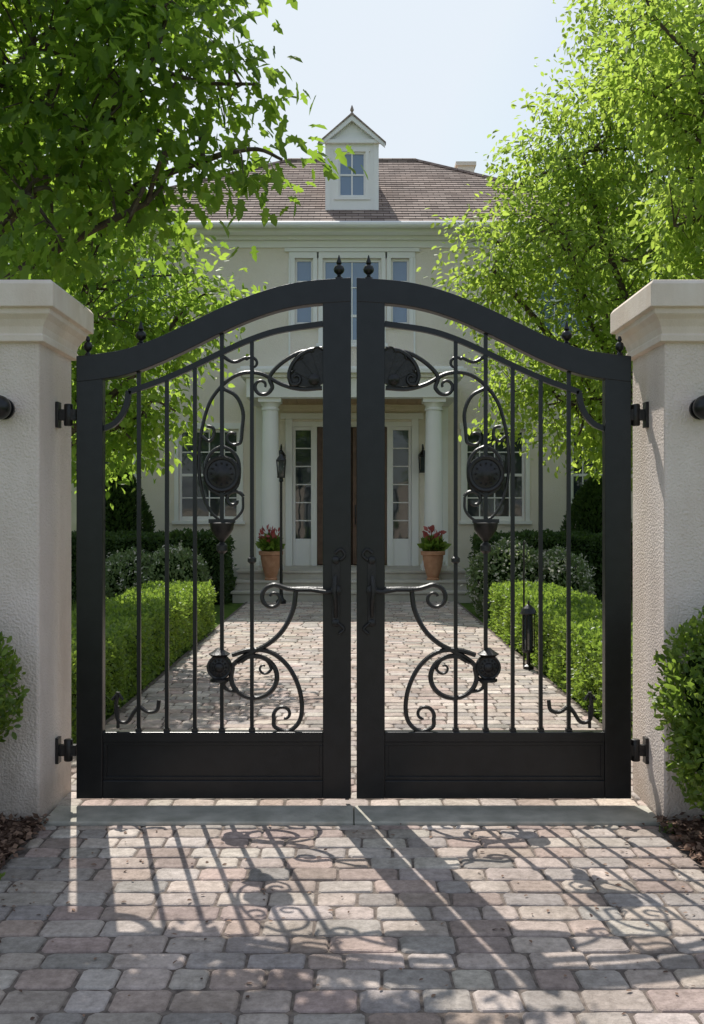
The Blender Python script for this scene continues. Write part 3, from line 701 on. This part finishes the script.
for s in (-1,1):
    e=empty('potted_plant'); c=(s*1.50,18.52,.34); mb=MB()
    mb.lathe([(.11,.0),(.125,.02),(.10,.05),(.12,.10),(.165,.25),(.19,.40),(.195,.46),(.225,.47),(.23,.53),(.205,.54),(.19,.50)],c,28); mb.obj('urn',M_terra,e,smooth=True)
    mb=MB(); mb.lathe([(.18,.0),(.02,.02)],(c[0],c[1],c[2]+.50),16); mb.obj('soil',M_soil,e)
    n=170; a=R.uniform(0,2*math.pi,n); el=R.uniform(.3,1.5,n); A=np.stack([np.cos(a)*np.cos(el),np.sin(a)*np.cos(el),np.sin(el)],1)
    P=np.array([c[0],c[1],c[2]+.52])+A*R.uniform(.02,.16,n)[:,None]
    leaves('leaves',P,A,rv(n),.2,T_SIMPLE,ML_hedge,e)
    n=60; a=R.uniform(0,2*math.pi,n); el=R.uniform(.8,1.5,n); A=np.stack([np.cos(a)*np.cos(el),np.sin(a)*np.cos(el),np.sin(el)],1)
    P=np.array([c[0],c[1],c[2]+.58])+A*R.uniform(.1,.36,n)[:,None]
    leaves('blooms',P,A+rv(n,.4),rv(n),.12,T_SIMPLE,ML_red,e)

# ------------------------------------------------------------------ planting
hedge('boxwood_hedge',-2.75,-1.93,6.25,13.8,.58,3200,.044,ML_hedge)
hedge('boxwood_hedge',1.93,2.75,6.25,13.8,.58,3200,.044,ML_hedge)
hedge('privet_hedge',-6.2,-2.25,17.6,18.5,1.15,1300,.07,ML_hedged,amp=.04)
hedge('privet_hedge',2.25,6.2,17.6,18.5,1.15,1300,.07,ML_hedged,amp=.04)
shrub('flowering_shrub',[((2.45,15.6,.5),(.62,.55,.6)),((3.2,15.6,.48),(.5,.5,.5))],1000,.07,ML_shrub,flowers=600,fsize=.055)
shrub('flowering_shrub',[((-2.85,16.0,.5),(.55,.5,.5)),((-3.6,16.2,.5),(.45,.5,.45))],1000,.07,ML_shrub,flowers=260,fsize=.05)
def conifer(name,c,h,r):
    e=empty(name); n=9000; t=R.uniform(0,1,n)**.8; a=R.uniform(0,2*math.pi,n)
    rad=r*(np.sin(np.clip((1-t),0,1)*2.2)**.7)*R.uniform(.8,1.04,n)
    D_=np.stack([np.cos(a),np.sin(a),np.zeros(n)],1); P=np.array([c[0],c[1],0.])+D_*rad[:,None]; P[:,2]=.05+t*h
    leaves('foliage',P,D_+rv(n,.35)+np.array([0,0,.8]),D_+rv(n,.5),.09,T_SIMPLE,ML_hedged,e)
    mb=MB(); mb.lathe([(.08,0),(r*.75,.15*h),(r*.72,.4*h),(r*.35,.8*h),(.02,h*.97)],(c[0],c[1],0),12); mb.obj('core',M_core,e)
conifer('yew_shrub',(-4.5,19.2),2.45,.7); conifer('yew_shrub',(4.7,19.2),2.2,.7)
shrub('boxwood_shrub',[((2.07,4.86,.72),(.56,.42,.46)),((1.98,4.80,.42),(.42,.36,.34)),((2.4,4.5,.5),(.5,.4,.45))],2800,.042,ML_hedge)
shrub('boxwood_shrub',[((-2.12,4.86,.72),(.47,.38,.42)),((-2.3,4.75,.42),(.42,.36,.36))],2800,.042,ML_hedge)

# ------------------------------------------------------------------ trees
def keepA(p):
    return p[1]-.718*p[2]<(3.45 if p[0]+.2*p[2]<-.35 else 3.15)
tree('maple_tree',(-3.5,6.6,-.05),(-3.3,6.5,2.7),.15,
     [((-2.9,6.3,4.6),(1.0,.9,1.1)),((-1.95,6.0,4.35),(1.0,.7,.8)),((-1.15,5.75,4.15),(.62,.45,.5)),((-.74,5.65,3.62),(.46,.28,.30)),((-1.15,5.62,3.34),(.5,.25,.25)),((-1.85,5.65,3.40),(.8,.3,.4)),((-2.3,6.5,5.6),(1.5,.9,.8)),((-1.3,6.3,5.0),(.55,.6,.5))],
     400,36,.10,T_MAPLE,ML_near,spread=.145,keep=keepA,limb_r=.032,twig=.25)
tree('linden_tree',(-4.3,11.6,-.05),(-4.1,11.6,2.2),.17,
     [((-4.6,11.8,5.2),(1.8,1.5,2.0)),((-3.1,11.6,4.2),(1.3,1.1,1.3)),((-2.0,11.4,3.8),(.75,.6,.6)),((-3.2,11.6,2.9),(1.2,1.0,1.0)),((-2.4,11.5,2.7),(.5,.5,.5)),((-3.3,11.9,6.2),(1.1,1.1,1.1))],
     500,46,.098,T_ELM,ML_mid,spread=.17,limb_r=.05,twig=.28)
tree('elm_tree',(4.6,12.8,-.05),(4.4,12.8,2.2),.2,
     [((4.3,12.8,6.2),(1.8,1.6,2.0)),((2.75,12.4,4.5),(1.25,1.0,1.2)),((1.75,12.4,4.6),(.6,.6,.75)),((3.6,12.2,3.0),(1.5,1.0,1.1)),((2.9,12.6,6.1),(.95,.9,1.0)),((5.3,12.0,4.2),(1.6,1.3,2.0)),((4.3,12.6,7.9),(1.5,1.3,1.1)),((2.4,12.3,3.1),(.85,.6,.7))],
     880,56,.088,T_OVAL,ML_right,spread=.17,limb_r=.06,twig=.26)
tree('elm_tree',(3.9,8.6,-.05),(3.8,8.6,2.6),.13,
     [((3.5,8.7,4.6),(.95,.8,1.0)),((3.0,8.8,5.6),(.75,.7,.7)),((3.3,8.8,3.5),(.6,.6,.5))],
     200,56,.082,T_OVAL,ML_right,spread=.14,limb_r=.04,twig=.22)
tree('linden_tree',(-7.5,17.5,-.05),(-7.3,17.5,2.5),.22,[((-7.2,17.5,6.0),(2.6,2.0,3.0)),((-6.0,17.3,3.4),(1.9,1.3,1.6)),((-5.2,17.5,6.5),(1.5,1.2,1.8))],340,50,.13,T_OVAL,ML_mid,spread=.26)
tree('linden_tree',(7.6,17.5,-.05),(7.4,17.5,2.5),.22,[((7.2,17.5,6.0),(2.6,2.0,3.0)),((6.1,17.3,3.2),(1.9,1.3,1.6)),((5.5,17.5,6.3),(1.4,1.2,1.8))],340,50,.13,T_OVAL,ML_mid,spread=.26)
n=30000; ang=R.uniform(math.radians(8),math.radians(172),n); 
rad=R.uniform(55,75,n); hh=7+2.5*np.sin(ang*17)+1.6*np.sin(ang*41+1); zz=R.uniform(0,1,n)**.7*hh
P=np.stack([rad*np.cos(ang),rad*np.sin(ang),zz],1)
leaves('distant_trees',P,rv(n),rv(n)+np.array([0,-.3,.8]),1.2,T_OVAL,ML_hedged)
print('faces',sum(len(m.polygons) for m in bpy.data.meshes))
